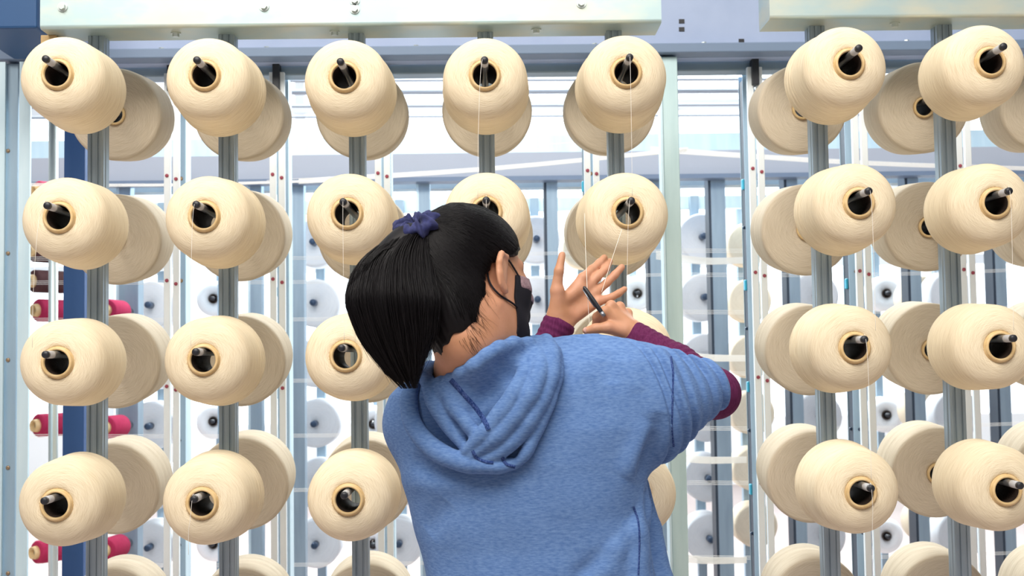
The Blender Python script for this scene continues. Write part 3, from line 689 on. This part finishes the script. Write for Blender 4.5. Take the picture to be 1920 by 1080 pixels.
for a, b, amp, wid in (((1190, 1085), (1215, 930), 0.010, 0.014), ((1225, 1085), (1212, 930), -0.012, 0.010), ((1120, 1090), (1205, 985), 0.006, 0.022), ((1070, 1095), (1195, 1010), -0.006, 0.020),
                       ((1205, 900), (1240, 770), -0.006, 0.020), ((1170, 900), (1225, 790), 0.005, 0.020), ((1000, 700), (1010, 800), 0.004, 0.02), ((770, 860), (830, 890), -0.004, 0.014),
                       ((765, 900), (900, 905), 0.003, 0.02), ((800, 1000), (840, 940), -0.003, 0.02), ((1088, 658), (1100, 720), 0.003, 0.016), ((1132, 660), (1150, 720), -0.003, 0.016), ((1178, 664), (1195, 740), 0.003, 0.016)):
    FOLDS.append((T(*a), T(*b), amp, wid))
sax = np.array([0.90, 0.36, 0.22]); sax = sax/np.linalg.norm(sax); sdn = np.cross(sax, [0, 1, 0]); sdn /= np.linalg.norm(sdn)
SEAM = T(1257, 760)
def shirt_post(p, d):
    for A, B, amp, wid in FOLDS: d = d-1.7*ridge(p, A, B, amp, wid)
    # bunched folds round the pushed-up sleeve
    u = (p-SEAM)@sax; v = (p-SEAM)@sdn
    on = np.clip((u-0.004)/0.012, 0, 1)
    ph = u*(2*np.pi/0.029)+1.1*np.sin(v*17.0+0.4)+0.7*np.sin(v*33+u*25+1.0)
    am = 0.65+0.35*np.sin(v*21+u*60)
    on = on*np.clip((0.125-np.abs(v))/0.03, 0, 1)*np.clip((YT+0.06-p[:, 1])/0.05, 0, 1)
    d = d-on*am*(0.0052*np.sin(ph)+0.0016*np.sin(2*ph+0.8))
    d = d+0.006*np.exp(-(u/0.004)**2)*(np.abs(v) < 0.14)          # shoulder seam pulls in
    d = d+0.0012*np.sin(p[:, 2]*46+p[:, 0]*23)*np.sin(p[:, 0]*37-p[:, 2]*14)
    return d
shirt = Field(hood_base.p, shirt_post)
shirt.add(cap(SHL, ELL, 0.056, 0.052), 0.04)
shirt.chain([W(1204, 905, 2.15), W(1218, 990, 2.15), W(1232, 1090, 2.14), W(1240, 1200, 2.14)], [0.012, 0.020, 0.028, 0.034], 0.006)
shirt.chain([W(1193, 925, 2.07), W(1190, 1000, 2.05), W(1192, 1090, 2.05), W(1196, 1200, 2.05)], [0.010, 0.018, 0.026, 0.032], 0.008)
shirt.chain([W(1186, 985, 2.05), W(1150, 1030, 2.035), W(1105, 1085, 2.03)], [0.010, 0.014, 0.020], 0.014)
ho = adopt(shirt.mesh('sweatshirt', (-0.27, 1.94, 0.80), (0.46, 2.50, 1.50), 0.0029, MT['hoodie'], None, 1))

# --- hood lying on the back
def TS(px, py, off):
    p = trace(shirt, px, py, 2.10); d = ray(px, py); return p-d/np.linalg.norm(d)*off
hood = Field()
def roll(pts, rad, k, off=0.6):
    P = spline([TS(x, y, r*off) for (x, y), r in zip(pts, rad)], 4*len(pts)); R = np.interp(np.linspace(0, 1, len(P)), np.linspace(0, 1, len(rad)), rad)
    hood.chain(list(P), list(R), k)
# soft body of the hood
for a, b, ra, rb in (((850, 742), (940, 690), .040, .045), ((880, 790), (955, 740), .030, .040), ((820, 740), (870, 810), .022, .024), ((940, 690), (985, 660), .045, .030), ((870, 740), (905, 800), .030, .025)):
    hood.add(cap(TS(*a, -0.012), TS(*b, -0.012), ra, rb), 0.02)
roll([(780, 712), (766, 748), (774, 792), (808, 838), (864, 866), (925, 874), (966, 868)], [.011, .014, .015, .016, .016, .013, .009], 0.0035, 0.9)
roll([(1024, 640), (1034, 668), (1030, 712), (1006, 766), (974, 812), (936, 846), (896, 864)], [.014, .016, .016, .015, .015, .014, .010], 0.0025, 1.3)
roll([(1044, 656), (1046, 700), (1028, 760), (1006, 810), (984, 852), (964, 874)], [.008, .010, .011, .010, .010, .007], 0.0025, 1.0)
roll([(1006, 642), (1012, 684), (1000, 728), (968, 776), (930, 818), (886, 852)], [.013, .015, .016, .016, .015, .010], 0.0025, 2.0)
roll([(986, 650), (986, 690), (966, 736), (936, 778), (902, 818), (874, 846)], [.010, .013, .015, .015, .013, .009], 0.0025, 2.4)
roll([(800, 710), (812, 752), (842, 800), (872, 838)], [.011, .013, .012, .009], 0.003, 1.5)
roll([(836, 728), (852, 762), (880, 800), (900, 826)], [.008, .010, .010, .007], 0.006, 2.6)
hood.chain([W(792, 704, 2.06), W(806, 690, 2.10), W(830, 684, 2.14)], [.012, .012, .010], 0.006)
# the upstanding edge that wraps the neck
def TN(px, py, off):
    a = trace(body, px, py, 2.08); b = trace(shirt, px, py, 2.30); p = a if a[1] < b[1] else b; d = ray(px, py); return p-d/np.linalg.norm(d)*off
edge = [(846, 712), (866, 700), (890, 684), (912, 668), (934, 652), (962, 645), (990, 645)]
EP = [TN(x, y, 0.006) for x, y in edge]
hood.chain(list(spline(EP, 18)), [0.009]*18, 0.004)
for (x, y), e in zip(edge, EP):
    hood.add(cap(e, TS(x+10, y+45, 0.010), 0.010, 0.022), 0.014)
def hood_post(p, d):
    return d-0.0009*np.sin(p[:, 0]*88+p[:, 2]*61)*np.sin(p[:, 2]*73-p[:, 0]*32)
hood.post = hood_post
hd = adopt(hood.mesh('hood', (-0.26, 1.86, 1.12), (0.16, 2.24, 1.46), 0.0026, MT['hoodie'], None, 1))
def on(field, px, py, off=0.0006):
    p = trace(field, px, py, 2.08); d = ray(px, py); return p-d/np.linalg.norm(d)*off
def band(name, field, pts, wid, m, n=26, lift=0.0008):
    """flat stitched tape following the cloth"""
    C = np.array(pts, float); C = spline(np.c_[C, np.zeros(len(C))], n)[:, :2]; t = np.gradient(C, axis=0); t /= np.linalg.norm(t, axis=1)[:, None]; nrm = np.c_[-t[:, 1], t[:, 0]]
    V, Fc = [], []
    for i in range(n):
        for s, of in ((-1, -0.001), (-0.6, lift), (0.6, lift), (1, -0.001)):
            q = C[i]+nrm[i]*s*wid; V.append(tuple(on(field, q[0], q[1], of)))
    for i in range(n-1):
        for j in range(3): Fc.append([i*4+j, i*4+j+1, i*4+j+5, i*4+j+4])
    me = bpy.data.meshes.new(name); me.from_pydata(V, [], Fc); me.update(); return adopt(link(name, me, m, None, True))
band('hood_seam', hood, [(845, 712), (868, 738), (893, 766), (910, 792), (916, 806)], 5.0, MT['seam'])
band('hood_seam', hood, [(886, 845), (893, 858), (910, 866), (925, 868)], 3.5, MT['seam'], 14)
band('hood_seam', hood, [(942, 858), (949, 870), (966, 876)], 3.5, MT['seam'], 12)
band('shoulder_seam', shirt, [(1258, 668), (1262, 700), (1261, 750), (1260, 800), (1263, 838)], 2.2, MT['seam'], 30, 0.0004)
band('side_seam', shirt, [(1188, 950), (1197, 980), (1199, 1020), (1197, 1078)], 2.0, MT['seam'], 26)

# --- maroon undershirt: sleeves and collar
un = Field()
un.chain([SHR*0.4+ELR*0.6, ELR, ELR*0.55+WRR*0.45, WRR*0.93+ELR*0.07], [0.043, 0.0445, 0.0400, 0.0305], 0.012)
un.chain([SHL*0.4+ELL*0.6, ELL, ELL*0.3+WRL*0.7, WRL, WRL*1.08-ELL*0.08], [0.043, 0.043, 0.034, 0.0300, 0.0295], 0.012)
fa = (WRR-ELR)/np.linalg.norm(WRR-ELR); la = (WRL-ELL)/np.linalg.norm(WRL-ELL)
def un_post(p, d):
    u = (p-ELR)@fa; g = np.clip(u/0.02, 0, 1)*(p[:, 0] > 0.17); v = (p-WRL)@la
    d = d-g*0.0011*np.sin(u*420+np.sin(p[:, 2]*60)*1.5)-(p[:, 0] <= 0.17)*0.0010*np.sin(v*480)
    left = ((p-WRL)**2).sum(1) < ((p-WRR)**2).sum(1)
    return np.where(left, np.maximum(d, (p-WRL)@la-0.012), np.maximum(d, (p-WRR)@fa-0.002))
un.post = un_post
us = adopt(un.mesh('undershirt_sleeves', (-0.10, 2.08, 1.08), (0.46, 2.46, 1.46), 0.0026, MT['maroon'], None))
cl = Field(); ring = [NB+0.064*(np.array([math.cos(a), math.sin(a)*0.95, 0.10*math.sin(a)-0.05*math.cos(a)]))+[0, 0, -0.004] for a in np.linspace(0, 2*math.pi, 25)]
cl.chain(ring, [0.0075]*25, 0.004); adopt(cl.mesh('undershirt_collar', NB-0.10, NB+0.10, 0.003, MT['maroon'], None))

# --- mask with ear loops
mk = Field(body.p[:NHEAD]); mk.add(ell(H(0, 0.068, -0.018), (0.028, 0.034, 0.040), HR), 0.02); mk.add(ell(H(0, 0.050, -0.080), (0.030, 0.030, 0.026), HR), 0.02)
def mask_post(p, d):
    q = (p-HO)@HR; y, z, x = q[:, 1], q[:, 2], np.abs(q[:, 0]); d = d-0.0045
    back = 0.034+0.10*np.clip(-z-0.05, 0, 1)*0-y+0.35*np.abs(z+0.03)*0.3
    d = np.maximum(d, back); d = np.maximum(d, z-(0.026-0.30*np.clip(x-0.014, 0, 1))); return np.maximum(d, -0.098-z)
mk.post = mask_post
ms = adopt(mk.mesh('face_mask', H(0, 0, 0)-0.16, H(0, 0, 0)+0.16, 0.0026, MT['mask'], None))
mk2 = Field(mk.p, lambda p, d: np.maximum(mask_post(p, d-0.0012), np.maximum(-0.012-((p-HO)@HR)[:, 2], 0.046-((p-HO)@HR)[:, 1])))
adopt(mk2.mesh('mask_panel', H(0, 0.06, 0)-0.09, H(0, 0.06, 0)+0.09, 0.0026, MT['mask_lining'], None))
def face_pt(x, y, z, off=0.003):
    """push a head-frame point out to the skin"""
    p = H(x, y, z)
    for _ in range(30):
        e = body.ev(p[None])[0]
        if abs(e-off) < 2e-4: break
        g = np.array([body.ev((p+np.eye(3)[i]*1e-3)[None])[0]-e for i in range(3)]); g /= np.linalg.norm(g)+1e-9; p = p+g*(off-e)
    return p
for s in (1, -1):
    up = spline([face_pt(s*0.055, 0.052, -0.004), face_pt(s*0.068, 0.035, 0.018), face_pt(s*0.072, 0.012, 0.030), face_pt(s*0.080, -0.012, 0.027), face_pt(s*0.074, -0.026, 0.010), face_pt(s*0.072, -0.024, -0.012), face_pt(s*0.068, -0.002, -0.032), face_pt(s*0.060, 0.025, -0.045), face_pt(s*0.050, 0.046, -0.052)], 48)
    o = adopt(tube('ear_loop', up, 0.0017, MT['mask'], None, 8))
eyeb = Field()
for s in (1, -1): eyeb.add(cap(face_pt(s*0.016, 0.088, 0.040, 0), face_pt(s*0.050, 0.070, 0.042, 0), 0.003, 0.002), 0.001)
adopt(eyeb.mesh('eyebrows', H(0, 0.07, 0.03)-0.07, H(0, 0.07, 0.03)+0.07, 0.002, MT['hair'], None))
em = bpy.data.meshes.new('eyes'); V, Fc = [], []
for s in (1, -1): tube_data([H(s*0.030+dx, 0.0835-abs(dx)*0.2, 0.021) for dx in np.linspace(-0.011, 0.011, 7)], [0.0005, 0.003, 0.0042, 0.0045, 0.0042, 0.003, 0.0005], 8, V, Fc)
em.from_pydata(V, [], Fc); em.update(); adopt(link('eyes', em, MT['black'], None, True))

# --- hair: cap, combed strands, ponytail
def on_midplane(px, py, x=0.0):
    Y = 2.0
    for _ in range(20): Y -= ((W(px, py, Y)-HO)@hr-x)/((W(px, py, Y+0.01)-W(px, py, Y))@hr/0.01)
    return W(px, py, Y)
SCR = on_midplane(792, 430)
SCP = W(781, 423, SCR[1]-0.018)
skull_c = H(0, -0.012, 0.045)
gz = np.array([-0.14, -0.095, -0.06, -0.03, 0.0, 0.018, 0.030, 0.045, 0.07, 0.10, 0.13]); gy = np.array([-0.042, -0.034, -0.031, -0.030, -0.028, -0.020, 0.012, 0.040, 0.062, 0.072, 0.078])
hc = Field(); hc.add(ell(H(0, -0.014, 0.046), (0.082, 0.106, 0.100), HR)); hc.add(ell(H(0, -0.054, -0.038), (0.062, 0.052, 0.078), HR), 0.03); hc.add(cap(H(0, -0.030, -0.030), H(0, -0.022, -0.090), 0.061, 0.0560), 0.02); hc.add(cap(H(0, -0.022, -0.090), NB, 0.0555, 0.0610), 0.01); hc.add(cap(SCR*0.55+H(0, -0.02, 0.05)*0.45, SCR+HR@np.array([0, 0.012, -0.012]), 0.050, 0.018), 0.035)
def hc_post(p, d):
    q = (p-HO)@HR; z = q[:, 2]; wob = 0.004*np.sin(z*150)+0.003*np.sin(z*310+1)
    d = d-0.0006*np.sin(np.arctan2(q[:, 0], -q[:, 1]+0.02)*60+z*40)
    cut = (q[:, 1]-np.interp(z, gz, gy)-wob)*0.75
    return np.maximum(np.maximum(d, cut), -0.126-z+0.60*np.abs(q[:, 0]+0.008)+0.003*np.sin(q[:, 0]*260))
hc.post = hc_post
adopt(hc.mesh('hair', HO-0.20, HO+0.20, 0.0026, MT['hair'], None))
def strands_mesh(name, P, R, seg=3):
    """P (n, m, 3) points, R (n, m) radii"""
    n, m = P.shape[:2]; t = np.gradient(P, axis=1); t /= np.linalg.norm(t, axis=2)[..., None]+1e-12
    u = np.cross(t, np.array([0.31, 0.87, 0.38])); u /= np.linalg.norm(u, axis=2)[..., None]+1e-12; k = np.cross(t, u)
    a = np.arange(seg)*2*math.pi/seg
    V = P[:, :, None]+R[:, :, None, None]*(u[:, :, None]*np.cos(a)[:, None]+k[:, :, None]*np.sin(a)[:, None])
    idx = np.arange(n*m*seg).reshape(n, m, seg); nx = np.roll(idx, -1, 2)
    Q = np.stack([idx[:, :-1], nx[:, :-1], nx[:, 1:], idx[:, 1:]], -1).reshape(-1, 4)
    me = bpy.data.meshes.new(name); me.vertices.add(n*m*seg); me.vertices.foreach_set('co', V.reshape(-1).astype(np.float32))
    me.loops.add(Q.size); me.loops.foreach_set('vertex_index', Q.ravel().astype(np.int32)); me.polygons.add(len(Q)); me.polygons.foreach_set('loop_start', np.arange(0, Q.size, 4, dtype=np.int32))
    me.update(calc_edges=True); return adopt(link(name, me, MT['hair'], None, True))
hcs = Field(hc.p)
def proj_cap(p, off):
    for _ in range(6):
        e = hcs.ev(p); g = np.stack([hcs.ev(p+np.eye(3)[i]*1e-3)-e for i in range(3)], 1); g /= np.linalg.norm(g, axis=1)[:, None]+1e-9; p = p+g*(off-e)[:, None]
    return p
NS = 2600
z = rng.uniform(-0.085, 0.12, NS); sd = rng.choice([-1, 1], NS, p=[0.25, 0.75]); yy = np.interp(z, gz, gy)-rng.exponential(0.012, NS)
st = np.array([H(s*0.085*math.sqrt(max(0.05, 1-((zz-0.03)/0.14)**2)), y, zz) for s, y, zz in zip(sd, yy, z)])
n0 = 14; grid = np.zeros((NS, n0, 3)); ends = SCR+rng.normal(0, 0.010, (NS, 3))
for i, t in enumerate(np.linspace(0, 1, n0)): grid[:, i] = st*(1-t)+ends*t
flat = proj_cap(grid.reshape(-1, 3), 0.0).reshape(NS, n0, 3)
lift = rng.uniform(-0.0004, 0.0016, NS)
ctr = HO+HR@np.array([0, -0.014, 0.04]); flat += (flat-ctr)/np.linalg.norm(flat-ctr, axis=2)[..., None]*lift[:, None, None]
tp = np.r_[0.3, np.ones(n0-2), 0.6]
strands_mesh('combed_strands', flat, np.tile(tp*0.0006, (NS, 1)))
# ponytail
pc = np.array([SCP+[0.004, 0.008, -0.008], W(764, 446, SCP[1]-0.012), W(740, 492, SCP[1]-0.028), W(738, 560, 1.95), W(750, 630, 1.955), W(765, 685, 1.965), W(778, 728, 1.975)])
pw = np.array([0.018, 0.034, 0.062, 0.078, 0.066, 0.044, 0.022]); pd_ = np.array([0.014, 0.022, 0.032, 0.034, 0.030, 0.024, 0.018])
nT = 24; Cc = spline(pc, nT); Ww = np.interp(np.linspace(0, 6, nT), range(7), pw); Dd = np.interp(np.linspace(0, 6, nT), range(7), pd_)
core = Field()
for i in range(3, nT-10): core.add(ell(Cc[i], (Ww[i]*0.74, Dd[i]*0.70, 0.020)), 0.012)
adopt(core.mesh('ponytail', Cc.min(0)-0.10, Cc.max(0)+0.10, 0.0035, MT['hair'], None))
NP = 3600
a = rng.uniform(0, 2*math.pi, NP); rr = np.sqrt(rng.uniform(0.15, 1.0, NP)); u, v = rr*np.cos(a), rr*np.sin(a)
v = np.where((v > 0.4) & (rng.random(NP) < 0.6), -v, v)
tt = np.linspace(0, 1, nT)
ci = np.clip(np.round((u+1)*8+rng.normal(0, 0.45, NP)).astype(int), 0, 17); clump = (ci/8-1)+rng.normal(0, 0.04, 18)[ci]; cl_len = rng.uniform(-0.13, 0.06, 18)[ci]
ln = np.clip(rng.normal(0.90, 0.07, NP)+cl_len-0.06*np.clip(u, 0, 1), 0.55, 1.0)
S = ln[:, None]*tt[None]*(nT-1); S0 = np.clip(S.astype(int), 0, nT-2); fr_ = (S-S0)[..., None]
Cs = Cc[S0]*(1-fr_)+Cc[S0+1]*fr_; Wi = np.interp(S, range(nT), Ww); Di = np.interp(S, range(nT), Dd)
wb = rng.normal(0, 0.0022, (NP, 2)); ph = rng.uniform(0, 6, NP)
sx = u[:, None]*Wi+(clump-u)[:, None]*Wi*(0.12*tt[None]+0.72*tt[None]**4)+wb[:, :1]*np.sin(S*0.35+ph[:, None])
P = Cs+np.stack([sx, v[:, None]*Di+wb[:, 1:], -0.006*np.abs(u)[:, None]*(1-S/nT)], -1)
fly = (rng.random(NP) < 0.03)[:, None]; P[..., 0] -= fly*tt[None]**2*rng.uniform(-0.012, 0.022, (NP, 1))
P[..., 0] -= (tt[None]**6)*0.020*np.clip(u, 0, 1)[:, None]
strands_mesh('ponytail_strands', P, np.tile(np.interp(tt, [0, 0.1, 0.75, 1], [1, 1, 0.9, 0.15])*0.0008, (NP, 1)))
# loose hairs at the nape and outer edge
paths = []
for k in range(75):
    zz = rng.uniform(-0.125, -0.015); a = H(rng.uniform(0.030, 0.062), np.interp(zz, gz, gy)-rng.uniform(0.004, 0.030), zz)
    dd = HR@np.array([rng.uniform(-0.3, 0.3), rng.uniform(0.2, 1.1), -1.0]); L_ = rng.uniform(0.010, 0.030)
    Pq = np.array([a+dd*L_*t+HR@np.array([0, 0.006*t*t, 0]) for t in np.linspace(0, 1, 14)])
    for _ in range(4):
        e = body.ev(Pq); g = np.stack([body.ev(Pq+np.eye(3)[i]*1e-3)-e for i in range(3)], 1); g /= np.linalg.norm(g, axis=1)[:, None]+1e-9; Pq = Pq+g*(0.0010-e)[:, None]
    paths.append(Pq)
strands_mesh('nape_hairs', np.array(paths), np.tile(np.linspace(1, 0.2, 14)*0.00030, (len(paths), 1))); paths = []
for k in range(40):
    x = rng.uniform(652, 690); y1 = rng.uniform(560, 660); Pq = [W(742+rng.uniform(-20, 20), 455, 1.965), W(700+rng.uniform(-8, 8), 478, 1.95), W(x, 520, 1.945), W(x, (510+y1)/2, 1.95), W(x+rng.uniform(5, 26), y1, 1.955)]
    paths.append(spline(Pq, 14))
strands_mesh('loose_hairs', np.array(paths), np.tile(np.linspace(1, 0.2, 14)*0.00030, (len(paths), 1)))
# scrunchie
ax = np.array([-0.22, -0.42, 0.85]); ax /= np.linalg.norm(ax)
e1 = np.cross(ax, [0, 0, 1.0]); e1 /= np.linalg.norm(e1); e2 = np.cross(ax, e1); V, Fc = [], []; NU, NV = 90, 16
sc0 = SCP
for i in range(NU):
    a = 2*math.pi*i/NU; c = e1*math.cos(a)+e2*math.sin(a); rm = 0.0130+0.0032*math.sin(a*9)+0.002*math.sin(a*17+1); Rr = 0.0235+0.002*math.sin(a*5)
    for j in range(NV):
        b = 2*math.pi*j/NV; r = rm*(1+0.16*math.sin(3*b+a*7)); V.append(tuple(sc0+c*(Rr+r*math.cos(b))+ax*(r*0.95*math.sin(b)+0.003*math.sin(a*7))))
for i in range(NU):
    for j in range(NV): Fc.append([i*NV+j, i*NV+(j+1) % NV, ((i+1) % NU)*NV+(j+1) % NV, ((i+1) % NU)*NV+j])
me = bpy.data.meshes.new('scrunchie'); me.from_pydata(V, [], Fc); me.update(); adopt(link('scrunchie', me, MT['navy_velvet'], None, True))

# --- trousers and shoes, below the frame
tr = Field(); hx = 0.045
tr.add(ell((hx, 2.15, 0.90), (0.185, 0.125, 0.13)))
for s in (-1, 1): tr.chain([(hx+s*0.09, 2.15, 0.86), (hx+s*0.10, 2.15, 0.48), (hx+s*0.105, 2.16, 0.07)], [0.098, 0.070, 0.058], 0.03)
adopt(tr.mesh('trousers', (-0.25, 1.95, 0.0), (0.35, 2.35, 1.10), 0.008, MT['denim'], None))
for s in (-1, 1):
    sh = Field(); x = hx+s*0.105; sh.add(cap((x, 2.14, 0.043), (x+s*0.012, 2.31, 0.036), 0.043, 0.036)); sh.add(cap((x, 2.15, 0.05), (x, 2.16, 0.10), 0.045, 0.050), 0.03)
    adopt(sh.mesh('shoe', (x-0.12, 2.02, -0.05), (x+0.12, 2.42, 0.2), 0.006, MT['shoe'], None))

# --- thread cutter held in the right hand
ka, kb = W(1131, 590, 2.342), W(1094, 537, 2.352); kd = (kb-ka)/np.linalg.norm(kb-ka); L = np.linalg.norm(kb-ka)
kn = empty('thread_cutter', tuple(ka), 'slim black thread cutter held in the fist before the open palm', 'cutter')
def kp(t): return kd*t
b = tube('handle', [kp(0.004), kp(0.008), kp(L*0.5), kp(L-0.006), kp(L-0.002), kp(L)], [0.0030, 0.0042, 0.0046, 0.0040, 0.0030, 0.001], MT['black'], kn, 12)
tube('ferrule', [kp(-0.004), kp(0.006)], [0.0040, 0.0044], MT['spindle'], kn, 12)
cside = np.cross(kd, [0, 1, 0])
tube('clip', [kp(L*0.3)+cside*0.0052, kp(L*0.62)+cside*0.0056, kp(L*0.94)+cside*0.0046], [0.0011, 0.0012, 0.0010], MT['spindle'], kn, 6)
# the thread she is cutting runs from the cone above down past her palm
o = tube('cut_thread', spline([W(1096, 400, 2.55), W(1098, 470, 2.44), W(1101, 540, 2.37), W(1106, 622, 2.36)], 20), 0.00045, MT['thread'], None, 5); tag(o, 'single pale thread hanging down across the open palm', 'thread')
o = tube('cut_thread', spline([W(1166, 430, 2.53), W(1146, 490, 2.44), W(1128, 548, 2.395)], 20), 0.00045, MT['thread'], None, 5); tag(o, 'single pale thread slanting from the yarn cone between the fingers', 'thread')
